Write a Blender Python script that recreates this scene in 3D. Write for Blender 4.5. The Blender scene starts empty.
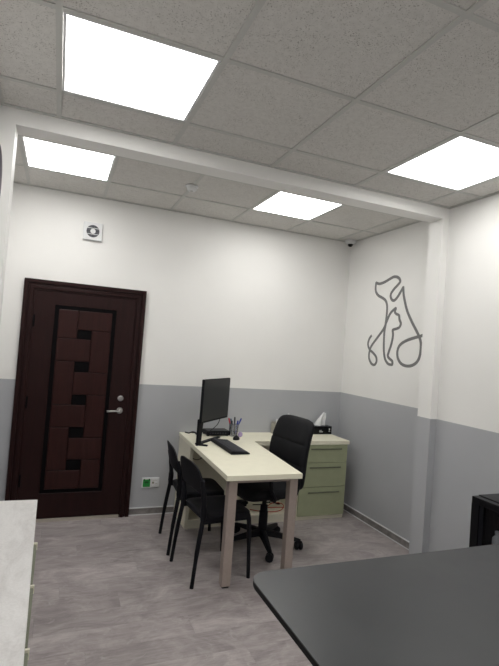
import bpy, bmesh, math, random
from mathutils import Vector, Matrix, Euler

random.seed(7)
scene = bpy.context.scene
COL = scene.collection
R = math.radians

# ------------------------------------------------------------------ camera
CAM_H = 1.59
def make_camera(f_px=473.34, yaw=R(21.865), pitch=R(1.738), roll=R(4.289)):
    fw = Vector((math.sin(yaw)*math.cos(pitch), math.cos(yaw)*math.cos(pitch), math.sin(pitch)))
    r = Vector((math.cos(yaw), -math.sin(yaw), 0)); u = r.cross(fw)
    rr = math.cos(roll)*r + math.sin(roll)*u
    uu = -math.sin(roll)*r + math.cos(roll)*u
    cam = bpy.data.cameras.new('camera'); cam.sensor_fit = 'HORIZONTAL'; cam.sensor_width = 36
    cam.lens = f_px*36/499; cam.clip_start = 0.02
    o = bpy.data.objects.new('camera', cam); COL.objects.link(o)
    m = Matrix.Identity(4)
    for i in range(3):
        m[i][0] = rr[i]; m[i][1] = uu[i]; m[i][2] = -fw[i]
    m[2][3] = CAM_H
    o.matrix_world = m
    scene.camera = o
make_camera()

# ------------------------------------------------------------------ world, exposure
w = bpy.data.worlds.new('world'); scene.world = w; w.use_nodes = True
w.node_tree.nodes['Background'].inputs[0].default_value = (0.6, 0.62, 0.65, 1)
w.node_tree.nodes['Background'].inputs[1].default_value = 0.1
vs = scene.view_settings
vs.view_transform = 'Standard'; vs.look = 'None'; vs.gamma = 1; vs.use_curve_mapping = False
vs.exposure = 0.72
PANEL_LIGHT, PANEL_LIGHT_FAR = 5.3, 7.6      # ceiling panels before and beyond the beam

# ------------------------------------------------------------------ room measures
FLOOR = 0.0
HF, HB = 2.693, 2.805             # ceiling height: near part, far part
YB = 4.366                        # back wall
XR = 2.862                        # right wall, far part
XRF, XLF = 2.53, -0.358           # side walls, near part
XL = -0.75                        # left wall, far part
PY0, PY1 = 2.623, 2.753           # portal between the two parts
PZ, PXL, PXR = 2.611, -0.283, 2.473
YREAR = -3.9
PAINT = 1.182                     # height of the grey paint

# ------------------------------------------------------------------ materials
def lin(c):
    return tuple(((v/255)/12.92 if v/255 <= 0.04045 else ((v/255+0.055)/1.055)**2.4) for v in c)
class NT:
    def __init__(s, name):
        s.m = bpy.data.materials.new(name); s.m.use_nodes = True
        s.t = s.m.node_tree; s.b = s.t.nodes['Principled BSDF']
    def n(s, typ, **kw):
        nd = s.t.nodes.new(typ)
        for k, v in kw.items():
            if k in nd.inputs.keys(): nd.inputs[k].default_value = v
            else: setattr(nd, k, v)
        return nd
    def l(s, a, b): s.t.links.new(a, b)
    def ramp(s, fac, stops):
        r = s.n('ShaderNodeValToRGB'); s.l(fac, r.inputs[0])
        e = r.color_ramp.elements
        while len(e) < len(stops): e.new(0.5)
        for i, (p, c) in enumerate(stops):
            e[i].position = p; e[i].color = (*c, 1) if len(c) == 3 else c
        return r.outputs[0]
    def mix(s, fac, a, b, bt='MIX'):
        m = s.n('ShaderNodeMix', data_type='RGBA', blend_type=bt)
        for sock, v in ((m.inputs[0], fac), (m.inputs[6], a), (m.inputs[7], b)):
            if hasattr(v, 'is_linked') or isinstance(v, bpy.types.NodeSocket): s.l(v, sock)
            elif isinstance(v, (int, float)): sock.default_value = v
            else: sock.default_value = (*v, 1)
        return m.outputs[2]
    def pos(s, scale=(1, 1, 1)):
        g = s.n('ShaderNodeNewGeometry'); m = s.n('ShaderNodeMapping'); m.inputs['Scale'].default_value = scale
        s.l(g.outputs['Position'], m.inputs['Vector']); return m.outputs[0]
    def obj(s, scale=(1, 1, 1)):
        g = s.n('ShaderNodeTexCoord'); m = s.n('ShaderNodeMapping'); m.inputs['Scale'].default_value = scale
        s.l(g.outputs['Object'], m.inputs['Vector']); return m.outputs[0]
    def noise(s, vec, scale, detail=3, rough=0.5, dist=0.0):
        n = s.n('ShaderNodeTexNoise'); s.l(vec, n.inputs['Vector'])
        n.inputs['Scale'].default_value = scale; n.inputs['Detail'].default_value = detail
        n.inputs['Roughness'].default_value = rough; n.inputs['Distortion'].default_value = dist
        return n.outputs[0]
    def bump(s, h, strength=0.2, dist=0.002):
        b = s.n('ShaderNodeBump'); b.inputs['Strength'].default_value = strength; b.inputs['Distance'].default_value = dist
        s.l(h, b.inputs['Height']); s.l(b.outputs[0], s.b.inputs['Normal'])
M = {}
def simple(name, col, rough=0.5, metal=0.0, var=0.06, scale=30, bump=0.0, spec=0.5, coat=0.0):
    t = NT(name); v = t.noise(t.obj(), scale, 3)
    a = tuple(max(0, c*(1-var)) for c in col); b = tuple(min(1, c*(1+var)) for c in col)
    t.l(t.ramp(v, [(0.3, a), (0.7, b)]), t.b.inputs['Base Color'])
    t.b.inputs['Roughness'].default_value = rough; t.b.inputs['Metallic'].default_value = metal
    t.b.inputs['Specular IOR Level'].default_value = spec; t.b.inputs['Coat Weight'].default_value = coat
    if bump: t.bump(t.noise(t.obj(), scale*6, 2), bump, 0.001)
    M[name] = t.m; return t.m

def wall_material(name, two_tone=True):
    t = NT(name); p = t.pos()
    n = t.noise(p, 3.0, 2)
    white = t.ramp(n, [(0.3, (0.835, 0.83, 0.812)), (0.7, (0.855, 0.85, 0.832))])
    if two_tone:
        grey = t.ramp(n, [(0.3, (0.430, 0.440, 0.462)), (0.7, (0.445, 0.455, 0.478))])
        sx = t.n('ShaderNodeSeparateXYZ'); g = t.n('ShaderNodeNewGeometry'); t.l(g.outputs['Position'], sx.inputs[0])
        lt = t.n('ShaderNodeMath', operation='LESS_THAN'); t.l(sx.outputs[2], lt.inputs[0]); lt.inputs[1].default_value = PAINT
        c = t.mix(lt.outputs[0], white, grey)
    else: c = white
    t.l(c, t.b.inputs['Base Color']); t.b.inputs['Roughness'].default_value = 0.55
    t.b.inputs['Specular IOR Level'].default_value = 0.3
    t.bump(t.noise(p, 90, 2), 0.08, 0.001)
    M[name] = t.m
wall_material('wall_paint'); wall_material('white_paint', False)

def tile_material():
    t = NT('ceiling_tile'); p = t.pos()
    base = t.ramp(t.noise(p, 40, 3), [(0.3, (0.63, 0.615, 0.59)), (0.7, (0.70, 0.685, 0.66))])
    pits = t.noise(p, 210, 1.5, 0.5)
    sparse = t.noise(p, 9, 2)
    k = t.ramp(pits, [(0.615, (0, 0, 0)), (0.675, (1, 1, 1))])
    k2 = t.mix(1.0, k, t.ramp(sparse, [(0.30, (0.3, 0.3, 0.3)), (0.6, (1, 1, 1))]), 'MULTIPLY')
    c = t.mix(k2, base, (0.27, 0.255, 0.235))
    t.l(c, t.b.inputs['Base Color']); t.b.inputs['Roughness'].default_value = 0.9
    t.b.inputs['Specular IOR Level'].default_value = 0.1
    t.bump(pits, 0.15, 0.001)
    M['ceiling_tile'] = t.m
tile_material()

def plank_material():
    t = NT('vinyl_plank'); oi = t.n('ShaderNodeObjectInfo')
    off = t.n('ShaderNodeVectorMath', operation='SCALE'); cb = t.n('ShaderNodeCombineXYZ')
    t.l(oi.outputs['Random'], cb.inputs[0]); t.l(oi.outputs['Random'], cb.inputs[1])
    t.l(cb.outputs[0], off.inputs[0]); off.inputs['Scale'].default_value = 37.0
    def coords(scale):
        ad = t.n('ShaderNodeVectorMath', operation='ADD'); t.l(t.pos(scale), ad.inputs[0]); t.l(off.outputs[0], ad.inputs[1])
        return ad.outputs[0]
    n1 = t.noise(coords((2.0, 3.6, 1)), 1.6, 7, 0.66, 1.2)
    n2 = t.noise(coords((3, 40, 1)), 2.0, 4, 0.6)
    n3 = t.noise(coords((2.2, 3, 1)), 3.4, 5, 0.7, 2.0)
    c = t.ramp(n1, [(0.32, (0.22, 0.190, 0.193)), (0.5, (0.375, 0.334, 0.332)), (0.66, (0.55, 0.50, 0.494))])
    c = t.mix(0.40, c, t.ramp(n2, [(0.3, (0.21, 0.185, 0.185)), (0.7, (0.44, 0.40, 0.395))]))
    c = t.mix(t.ramp(n3, [(0.54, (0, 0, 0)), (0.72, (0.6, 0.6, 0.6))]), c, (0.50, 0.465, 0.46))
    rv = t.ramp(oi.outputs['Random'], [(0, (0.93, 0.93, 0.93)), (1, (1.07, 1.07, 1.07))])
    c = t.mix(1.0, c, rv, 'MULTIPLY')
    t.l(c, t.b.inputs['Base Color'])
    t.l(t.ramp(n2, [(0.2, (0.40, 0.40, 0.40)), (0.8, (0.52, 0.52, 0.52))]), t.b.inputs['Roughness'])
    t.b.inputs['Specular IOR Level'].default_value = 0.4
    t.bump(n2, 0.06, 0.001)
    M['vinyl_plank'] = t.m
plank_material()

def stone_top():
    t = NT('pale_stone'); p = t.obj((1, 1, 1))
    n = t.noise(t.obj((5, 1.6, 1)), 3.0, 6, 0.65, 1.5)
    f = t.noise(p, 140, 2)
    c = t.ramp(n, [(0.3, (0.50, 0.485, 0.475)), (0.5, (0.595, 0.583, 0.573)), (0.7, (0.65, 0.64, 0.632))])
    c = t.mix(0.12, c, t.ramp(f, [(0.35, (0.42, 0.41, 0.40)), (0.65, (0.80, 0.8, 0.8))]))
    t.l(c, t.b.inputs['Base Color']); t.b.inputs['Roughness'].default_value = 0.42
    t.bump(n, 0.05, 0.001)
    M['pale_stone'] = t.m
stone_top()

def baseboard_stone():
    t = NT('stone_skirting')
    n = t.noise(t.pos((3, 3, 3)), 2.5, 6, 0.65, 1.0)
    t.l(t.ramp(n, [(0.3, (0.14, 0.13, 0.13)), (0.5, (0.22, 0.205, 0.20)), (0.7, (0.33, 0.31, 0.30))]), t.b.inputs['Base Color'])
    t.b.inputs['Roughness'].default_value = 0.45; M['stone_skirting'] = t.m
baseboard_stone()

def wood(name, a, b, rough):
    t = NT(name); n = t.noise(t.obj((14, 14, 1.2)), 3.0, 5, 0.6, 0.6)
    t.l(t.ramp(n, [(0.3, a), (0.7, b)]), t.b.inputs['Base Color'])
    t.b.inputs['Roughness'].default_value = rough; t.b.inputs['Specular IOR Level'].default_value = 0.18; t.bump(n, 0.05, 0.001); M[name] = t.m
wood('door_wood', (0.014, 0.0042, 0.0042), (0.021, 0.0064, 0.0062), 0.42)
wood('door_block', (0.022, 0.0070, 0.0064), (0.033, 0.0105, 0.0096), 0.34)
simple('door_black', (0.0035, 0.0033, 0.004), 0.5, spec=0.06)
simple('white_plastic', (0.72, 0.73, 0.74), 0.4, var=0.02)
simple('grid_white', (0.54, 0.54, 0.52), 0.45, var=0.02, spec=0.3)
simple('cream_laminate', (0.87, 0.84, 0.68), 0.42, var=0.02, scale=15)
simple('cream_carcass', (0.76, 0.73, 0.60), 0.45, var=0.02, scale=15)
simple('sage_front', (0.37, 0.40, 0.255), 0.45, var=0.03, scale=20)
simple('sage_handle', (0.14, 0.15, 0.10), 0.5, var=0.05)
simple('taupe_metal', (0.40, 0.335, 0.30), 0.45, metal=0.2, var=0.04, scale=60)
simple('black_plastic', (0.0048, 0.0050, 0.0078), 0.55, var=0.1, scale=60, bump=0.05, spec=0.2)
simple('black_soft', (0.0045, 0.0048, 0.0068), 0.72, var=0.12, scale=90, bump=0.12, spec=0.3)
simple('black_gloss', (0.005, 0.005, 0.0065), 0.2, var=0.05, spec=0.2)
simple('monitor_screen', (0.010, 0.011, 0.012), 0.38, var=0.05)
simple('key_black', (0.03, 0.032, 0.04), 0.45)
simple('steel', (0.55, 0.54, 0.53), 0.28, metal=0.9, var=0.05)
simple('green_plastic', (0.02, 0.28, 0.05), 0.4, var=0.05)
simple('dark_green_plastic', (0.01, 0.10, 0.02), 0.4, var=0.05)
simple('grille_dark', (0.07, 0.073, 0.085), 0.5)
simple('mural_paint', (0.19, 0.19, 0.19), 0.5, var=0.03, spec=0.2)
simple('tissue_paper', (0.80, 0.81, 0.82), 0.9, var=0.03, bump=0.1)
simple('label_white', (0.7, 0.7, 0.7), 0.5)
simple('pen_blue', (0.02, 0.04, 0.30), 0.35)
simple('pen_red', (0.45, 0.03, 0.05), 0.35)
simple('pen_black', (0.012, 0.014, 0.02), 0.35)
simple('pen_teal', (0.02, 0.09, 0.14), 0.35)
simple('lilac_plastic', (0.42, 0.33, 0.55), 0.4)
simple('orange_cable', (0.42, 0.055, 0.025), 0.5)
simple('black_cable', (0.01, 0.01, 0.012), 0.5)
simple('threshold', (0.42, 0.38, 0.33), 0.5)
simple('beige_plastic', (0.42, 0.40, 0.34), 0.5)
simple('clock_rim', (0.17, 0.16, 0.18), 0.35)
simple('clock_face', (0.6, 0.6, 0.62), 0.5)
simple('foam_dark', (0.05, 0.05, 0.05), 0.8)

def table_top_mat():
    t = NT('table_laminate'); n = t.noise(t.obj((2, 2, 2)), 2.2, 4, 0.6)
    f = t.noise(t.obj(), 260, 2)
    c = t.ramp(n, [(0.3, (0.021, 0.0230, 0.0275)), (0.7, (0.0265, 0.0288, 0.0335))])
    t.l(c, t.b.inputs['Base Color'])
    t.l(t.ramp(n, [(0.3, (0.30, 0.30, 0.30)), (0.7, (0.38, 0.38, 0.38))]), t.b.inputs['Roughness'])
    t.bump(f, 0.04, 0.0005); M['table_laminate'] = t.m
table_top_mat()

def emission(name, col, strength):
    t = NT(name)
    n = t.noise(t.obj(), 4, 1)
    c = t.ramp(n, [(0.3, tuple(v*0.99 for v in col)), (0.7, col)])
    t.l(c, t.b.inputs['Emission Color']); t.b.inputs['Emission Strength'].default_value = strength
    t.b.inputs['Base Color'].default_value = (0.8, 0.8, 0.8, 1); M[name] = t.m
emission('light_diffuser', (1.0, 0.985, 0.955), PANEL_LIGHT)
emission('light_diffuser_far', (1.0, 0.985, 0.955), PANEL_LIGHT_FAR)

def glassy(name, tint, transp, rough=0.05, ior=1.45):
    t = NT(name); tr = t.n('ShaderNodeBsdfTransparent'); tr.inputs[0].default_value = (*tint, 1)
    gl = t.n('ShaderNodeBsdfGlossy'); gl.inputs['Roughness'].default_value = rough
    gl.inputs['Color'].default_value = (0.9, 0.92, 0.95, 1)
    fr = t.n('ShaderNodeFresnel'); fr.inputs['IOR'].default_value = ior
    nz = t.ramp(t.noise(t.obj(), 20, 1), [(0.3, (transp, transp, transp)), (0.7, (transp*1.05,)*3)])
    ad = t.n('ShaderNodeMath', operation='ADD'); t.l(fr.outputs[0], ad.inputs[0]); t.l(nz, ad.inputs[1])
    mx = t.n('ShaderNodeMixShader'); t.l(ad.outputs[0], mx.inputs[0]); t.l(tr.outputs[0], mx.inputs[1]); t.l(gl.outputs[0], mx.inputs[2])
    t.l(mx.outputs[0], t.t.nodes['Material Output'].inputs[0]); M[name] = t.m
glassy('tinted_glass', (0.85, 0.86, 0.88), 0.0, ior=1.2)
glassy('clear_plastic', (0.90, 0.91, 0.94), 0.06, 0.15)

# ------------------------------------------------------------------ mesh helpers
def bm_new(): return bmesh.new()
def box(bm, x0, x1, y0, y1, z0, z1, bev=0.0, seg=2):
    vs_ = [bm.verts.new((x, y, z)) for x in (x0, x1) for y in (y0, y1) for z in (z0, z1)]
    F = [(0, 1, 3, 2), (4, 6, 7, 5), (0, 4, 5, 1), (2, 3, 7, 6), (0, 2, 6, 4), (1, 5, 7, 3)]
    fs = [bm.faces.new([vs_[i] for i in f]) for f in F]
    if bev > 0:
        ed = list({e for f in fs for e in f.edges})
        bmesh.ops.bevel(bm, geom=ed, offset=bev, segments=seg, profile=0.5, affect='EDGES')
    return bm
def prism(bm, poly, z0, z1, bev=0.0, seg=2, axis='z'):
    def P(p, h):
        if axis == 'z': return (p[0], p[1], h)
        if axis == 'x': return (h, p[0], p[1])
        return (p[0], h, p[1])
    a = [bm.verts.new(P(p, z0)) for p in poly]; b = [bm.verts.new(P(p, z1)) for p in poly]
    n = len(poly)
    f0 = bm.faces.new(a[::-1]); f1 = bm.faces.new(b)
    for i in range(n): bm.faces.new([a[i], a[(i+1) % n], b[(i+1) % n], b[i]])
    if bev > 0:
        ed = list(set(f0.edges) | set(f1.edges))
        bmesh.ops.bevel(bm, geom=ed, offset=bev, segments=seg, profile=0.5, affect='EDGES')
    return bm
def loft(bm, rings, cap=True, closed=True):
    vr = [[bm.verts.new(p) for p in r] for r in rings]
    n = len(rings[0])
    for a, b in zip(vr[:-1], vr[1:]):
        for i in range(n if closed else n-1):
            bm.faces.new([a[i], a[(i+1) % n], b[(i+1) % n], b[i]])
    if cap and closed:
        bm.faces.new(vr[0][::-1]); bm.faces.new(vr[-1])
    return bm
def tube(bm, pts, rad, seg=10, flat=None):
    """tube along a polyline; rad a number or one per point"""
    pts = [Vector(p) for p in pts]; n = len(pts)
    if not isinstance(rad, (list, tuple)): rad = [rad]*n
    rings = []; up = None
    for i, p in enumerate(pts):
        d = (pts[min(i+1, n-1)] - pts[max(i-1, 0)]).normalized()
        if up is None:
            up = Vector((0, 0, 1)) if abs(d.z) < 0.9 else Vector((1, 0, 0))
        s = d.cross(up).normalized(); up = s.cross(d).normalized()
        ring = []
        for k in range(seg):
            a = 2*math.pi*k/seg
            ring.append(p + rad[i]*(math.cos(a)*s + math.sin(a)*up*(flat or 1)))
        rings.append(ring)
    return loft(bm, rings)
def lathe(bm, prof, seg=24, center=(0, 0, 0), axis='z'):
    rings = []
    for r, h in prof:
        ring = []
        for k in range(seg):
            a = 2*math.pi*k/seg; c, s = r*math.cos(a), r*math.sin(a)
            if axis == 'z': p = (c, s, h)
            elif axis == 'y': p = (c, h, s)
            else: p = (h, c, s)
            ring.append(Vector(p) + Vector(center))
        rings.append(ring)
    return loft(bm, rings)
def catmull(pts, sub=6):
    P = [Vector(p) for p in pts]; out = []
    for i in range(len(P)-1):
        p0 = P[max(i-1, 0)]; p1 = P[i]; p2 = P[i+1]; p3 = P[min(i+2, len(P)-1)]
        for k in range(sub):
            t = k/sub
            out.append(0.5*((2*p1) + (-p0+p2)*t + (2*p0-5*p1+4*p2-p3)*t*t + (-p0+3*p1-3*p2+p3)*t**3))
    out.append(P[-1]); return out
def obj(name, bm, mat, parent=None, smooth=False, loc=None, rot=None):
    bmesh.ops.recalc_face_normals(bm, faces=bm.faces)
    me = bpy.data.meshes.new(name); bm.to_mesh(me); bm.free()
    me.materials.append(M[mat])
    if smooth:
        for p in me.polygons: p.use_smooth = True
        try: me.set_sharp_from_angle(angle=R(40))
        except Exception: pass
    o = bpy.data.objects.new(name, me); COL.objects.link(o)
    if parent: o.parent = parent
    if loc: o.location = loc
    if rot: o.rotation_euler = rot
    return o
def inst(name, me, parent=None, loc=None):
    o = bpy.data.objects.new(name, me); COL.objects.link(o)
    if parent: o.parent = parent
    if loc: o.location = loc
    return o
def tag(o, label, cat, group=None):
    o['label'] = label; o['category'] = cat
    if group: o['group'] = group
    return o
def thing(name, label, cat, loc=(0, 0, 0), rotz=0, group=None):
    o = bpy.data.objects.new(name, None); COL.objects.link(o); o.empty_display_size = 0.05
    o.location = loc; o.rotation_euler = (0, 0, rotz)
    return tag(o, label, cat, group)
def struct(o): o['kind'] = 'structure'; return o
def B(name, mat, parent, *a, bev=0.0, smooth=False):
    return obj(name, box(bm_new(), *a, bev=bev), mat, parent, smooth)
def copy_tree(o, parent=None):
    c = o.copy(); COL.objects.link(c)
    if parent: c.parent = parent
    for ch in list(o.children): copy_tree(ch, c)
    return c

# ------------------------------------------------------------------ room shell
T = 0.12
struct(B('wall_back', 'wall_paint', None, XL-T, XR+T, YB, YB+T, 0, 2.95))
struct(B('wall_right', 'wall_paint', None, XR, XR+T, PY1, YB, 0, 2.95))
struct(B('wall_left', 'wall_paint', None, XL-T, XL, PY1, YB, 0, 2.95))
struct(B('wall_right_near', 'wall_paint', None, XRF, XRF+T, YREAR, PY0, 0, 2.95))
struct(B('wall_left_near', 'wall_paint', None, XLF-T, XLF, YREAR, PY0, 0, 2.95))
struct(B('wall_behind', 'wall_paint', None, XLF-T, XRF+T, YREAR-T, YREAR, 0, 2.95))
# portal: two pilasters and the beam in one wall
bm = bm_new()
outer = [(XL-T, 0), (PXL, 0), (PXL, PZ), (PXR, PZ), (PXR, 0), (XR+T, 0), (XR+T, 2.95), (XL-T, 2.95)]
prism(bm, outer, PY0, PY1, axis='y')
struct(obj('wall_middle', bm, 'wall_paint'))

floor = struct(B('floor', 'foam_dark', None, XL-T, XR+T, YREAR-T, YB+T, -0.10, -0.004))
# planks, laid along x, staggered
PW, PL = 0.184, 1.22
bm = box(bm_new(), 0, PL-0.0007, 0, PW-0.0007, -0.004, 0.0, bev=0.0004, seg=1)
plank0 = obj('plank', bm, 'vinyl_plank', floor); plank_me = plank0.data
bpy.data.objects.remove(plank0)
partial = {}
ny = int((YB - YREAR)/PW) + 1
offs = [0.0, 0.47, 0.86, 0.22, 0.63, 1.05, 0.34]
for j in range(ny):
    y = YB - (j+1)*PW
    if y < YREAR: break
    x = XL - offs[j % 7]
    while x < XR:
        a, b = max(x, XL), min(x+PL, XR)
        if b - a > 0.02:
            if b - a > PL - 1e-4:
                inst('plank', plank_me, floor, (x, y, 0))
            else:
                key = round(b-a, 3)
                if key not in partial:
                    q = obj('plank', box(bm_new(), 0, key-0.0007, 0, PW-0.0007, -0.004, 0.0, bev=0.0004, seg=1), 'vinyl_plank', floor)
                    partial[key] = q.data; q.location = (a, y, 0)
                else:
                    inst('plank', partial[key], floor, (a, y, 0))
        x += PL

# suspended ceilings
def ceiling(name, x0, x1, y0, y1, h, gx, gy, lights):
    c = struct(B(name, 'white_paint', None, x0, x1, y0, y1, h+0.03, h+0.08))
    def cuts(a, b, g):
        k = g - 0.6*math.ceil((g-a)/0.6); r = [a]
        while k < b - 0.02:
            if k > a + 0.02: r.append(k)
            k += 0.6
        return r + [b]
    xs, ys = cuts(x0, x1, gx), cuts(y0, y1, gy)
    cache = {}
    for i in range(len(xs)-1):
        for j in range(len(ys)-1):
            a, b, d, e = xs[i], xs[i+1], ys[j], ys[j+1]
            if any(abs(a-lx) < 0.05 and abs(d-ly) < 0.05 for lx, ly in lights): continue
            key = (round(b-a, 3), round(e-d, 3))
            if key not in cache:
                cache[key] = obj('ceiling_tile', box(bm_new(), -key[0]/2+0.004, key[0]/2-0.004, -key[1]/2+0.004, key[1]/2-0.004, 0.004, 0.018), 'ceiling_tile', c, loc=((a+b)/2, (d+e)/2, h)).data
            else: inst('ceiling_tile', cache[key], c, ((a+b)/2, (d+e)/2, h))
    wbar = 0.012
    for x in xs[1:-1]: B('grid_bar', 'grid_white', c, x-wbar, x+wbar, y0, y1, h-0.001, h+0.004)
    for y in ys[1:-1]:
        for i in range(len(xs)-1):
            B('grid_bar', 'grid_white', c, xs[i]+(wbar if i else 0), xs[i+1]-(wbar if i < len(xs)-2 else 0), y-wbar, y+wbar, h-0.0005, h+0.004)
    for x in (x0, x1):
        B('edge_bar', 'grid_white', c, min(x, x+(0.02 if x == x0 else -0.02)), max(x, x+(0.02 if x == x0 else -0.02)), y0, y1, h-0.002, h+0.004)
    for y in (y0, y1):
        B('edge_bar', 'grid_white', c, x0+0.02, x1-0.02, min(y, y+(0.02 if y == y0 else -0.02)), max(y, y+(0.02 if y == y0 else -0.02)), h-0.002, h+0.004)
    return c
GX, GY = -0.088, 1.736
near_l = [(GX+1.8*i, GY-1.8*j) for j in range(4) for i in range(2)]  # only the first row is in view; further rows are added for fill
BX, BY = -0.329, 3.277
far_l = [(BX, BY), (BX+1.8, BY)]
ceiling('ceiling', XLF, XRF, YREAR, PY0, HF, GX, GY, near_l)
ceiling('ceiling_far', XL, XR, PY1, YB, HB, BX, BY, far_l)

def panel_light(x, y, h, label, group):
    t = thing('ceiling_light', label, 'ceiling light', (x+0.3, y+0.3, h), 0, group)
    bm = bm_new(); o_, i_ = 0.287, 0.276
    for a in ((-o_, o_, -o_, -i_), (-o_, o_, i_, o_), (-o_, -i_, -i_, i_), (i_, o_, -i_, i_)):
        box(bm, a[0], a[1], a[2], a[3], 0.0005, 0.012)
    obj('light_frame', bm, 'white_plastic', t)
    B('diffuser', 'light_diffuser' if h == HF else 'light_diffuser_far', t, -i_, i_, -i_, i_, 0.003, 0.010)
    return t
G1 = 'square ceiling panel lights'
panel_light(*near_l[0], HF, 'square lit ceiling panel on the near side of the beam, by the left wall', G1)
panel_light(*near_l[1], HF, 'square lit ceiling panel on the near side of the beam, by the right wall', G1)
for j, nm in ((1, 'second'), (2, 'third'), (3, 'fourth')):  # unseen panels, added to raise the ambient light and even out the walls
    for i, sd in ((0, 'left'), (1, 'right')):
        panel_light(*near_l[2*j+i], HF, 'square lit ceiling panel added out of view, %s from the beam, in the row by the %s wall' % (nm, sd), G1)
panel_light(*far_l[0], HB, 'square lit ceiling panel beyond the beam, in front of the door', G1)
panel_light(*far_l[1], HB, 'square lit ceiling panel beyond the beam, above the L-shaped desk', G1)

# skirting: grey stone-look strip with light bead above and below
def skirting(name, p0, p1, inward):
    d = Vector(p1) - Vector(p0); ln = d.length; ang = math.atan2(d.y, d.x)
    o = struct(obj(name, box(bm_new(), 0, ln, 0, 0.010, 0.006, 0.062), 'stone_skirting', None, loc=(p0[0], p0[1], 0), rot=(0, 0, ang)))
    B('bead', 'white_plastic', o, 0, ln, 0, 0.014, 0.060, 0.067)
    B('bead', 'white_plastic', o, 0, ln, 0, 0.017, 0.0, 0.007)
    return o
skirting('baseboard_right', (XR, PY1, 0), (XR, YB, 0), 1)
skirting('baseboard_back', (XR-0.014, YB, 0), (0.712, YB, 0), 1)
skirting('baseboard_back_left', (-0.305, YB, 0), (XL, YB, 0), 1)

# ------------------------------------------------------------------ door
def door():
    d = struct(B('door_1', 'door_wood', None, -0.205, 0.618, 4.335, 4.362, 0.028, 1.945))
    # stepped architrave
    def casing(side):
        bm = bm_new()
        steps = [(0.0, 0.032, 0.040), (0.032, 0.050, 0.030), (0.050, 0.078, 0.044), (0.078, 0.094, 0.034)]
        for a, b, dep in steps:
            if side == 'l': box(bm, -0.299+a, -0.299+b, YB-dep, YB-0.001, 0, 2.028-a, bev=0.003)
            elif side == 'r': box(bm, 0.707-b, 0.707-a, YB-dep, YB-0.001, 0, 2.028-a, bev=0.003)
            else: box(bm, -0.299+a, 0.707-a, YB-dep-0.0006, YB-0.001, 2.028-b, 2.028-a, bev=0.003)
        return obj('architrave', bm, 'door_wood', d)
    for s in 'lrt': casing(s)
    B('threshold', 'threshold', d, -0.205, 0.618, 4.325, 4.362, 0.0, 0.024)
    F = 4.335
    xl, xr, zt, zb = -0.045, 0.457, 1.827, 0.240
    # black surround of the decorative field, a moulded frame
    bm = bm_new(); g = 0.030
    box(bm, xl, xr, F-0.004, F, zt-g, zt); box(bm, xl, xr, F-0.004, F, zb, zb+g)
    box(bm, xl, xl+g, F-0.004, F, zb+g, zt-g); box(bm, xr-g, xr, F-0.004, F, zb+g, zt-g)
    obj('black_border', bm, 'door_black', d)
    bm = bm_new(); e = 0.006
    for a in ((xl-e, xr+e, zt, zt+e), (xl-e, xr+e, zb-e, zb), (xl-e, xl, zb, zt), (xr, xr+e, zb, zt)):
        box(bm, a[0], a[1], F-0.009, F, a[2], a[3], bev=0.002, seg=1)
    obj('border_moulding', bm, 'door_wood', d)
    x0, x3 = xl+g+0.002, xr-g-0.002
    xa, xb = 0.145, 0.263
    zs = [1.797, 1.63, 1.552, 1.358, 1.268, 1.073, 0.987, 0.795, 0.705, 0.519, 0.430, 0.270]
    L = []
    L.append((x0, xa, zs[2], zs[0])); L.append((xa, x3, zs[1], zs[0]))
    L.append((xb, x3, zs[4], zs[1])); L.append((x0, xb, zs[3], zs[2]))
    L.append((x0, xa, zs[6], zs[3])); L.append((xa, x3, zs[5], zs[4]))
    L.append((xb, x3, zs[8], zs[5])); L.append((x0, xb, zs[7], zs[6]))
    L.append((x0, xa, zs[10], zs[7])); L.append((xa, x3, zs[9], zs[8]))
    L.append((xb, x3, zs[11], zs[9])); L.append((x0, xb, zs[11], zs[10]))
    for a, b, c, e2 in L:
        m = 0.002
        B('panel_block', 'door_block', d, a+m, b-m, F-0.013, F, c+m, e2-m, bev=0.005)
    for k in range(5):
        B('inlay_square', 'door_black', d, xa+0.001, xb-0.001, F-0.004, F, zs[2*k+2]+0.001, zs[2*k+1]-0.001)
    # lever and bolt
    hx, hz = 0.553, 0.945
    bm = bm_new(); lathe(bm, [(0.001, 0), (0.027, 0), (0.027, -0.006), (0.024, -0.010), (0.001, -0.010)], 24, (hx, F, hz), 'y')
    h = obj('door_handle', bm, 'steel', d, True)
    bm = bm_new(); tube(bm, catmull([(hx, F-0.009, hz), (hx, F-0.035, hz), (hx-0.012, F-0.047, hz), (hx-0.04, F-0.048, hz), (hx-0.112, F-0.046, hz-0.004)], 4), 0.0085, 10)
    obj('lever', bm, 'steel', h, True)
    bm = bm_new(); lathe(bm, [(0.001, 0), (0.025, 0), (0.025, -0.008), (0.019, -0.014), (0.001, -0.014)], 24, (hx, F, 1.053), 'y')
    k = obj('deadbolt', bm, 'steel', d, True)
    B('thumb_turn', 'steel', k, hx-0.004, hx+0.004, F-0.026, F-0.013, 1.041, 1.065, bev=0.002)
    bm = bm_new()
    for z in (0.35, 1.0, 1.68): lathe(bm, [(0.001, z-0.05), (0.008, z-0.05), (0.008, z+0.05), (0.001, z+0.05)], 10, (-0.203, 4.332, 0))
    obj('hinge', bm, 'door_black', d, True)
    d['label'] = 'dark mahogany panelled door with black inlay squares'
door()

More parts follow.
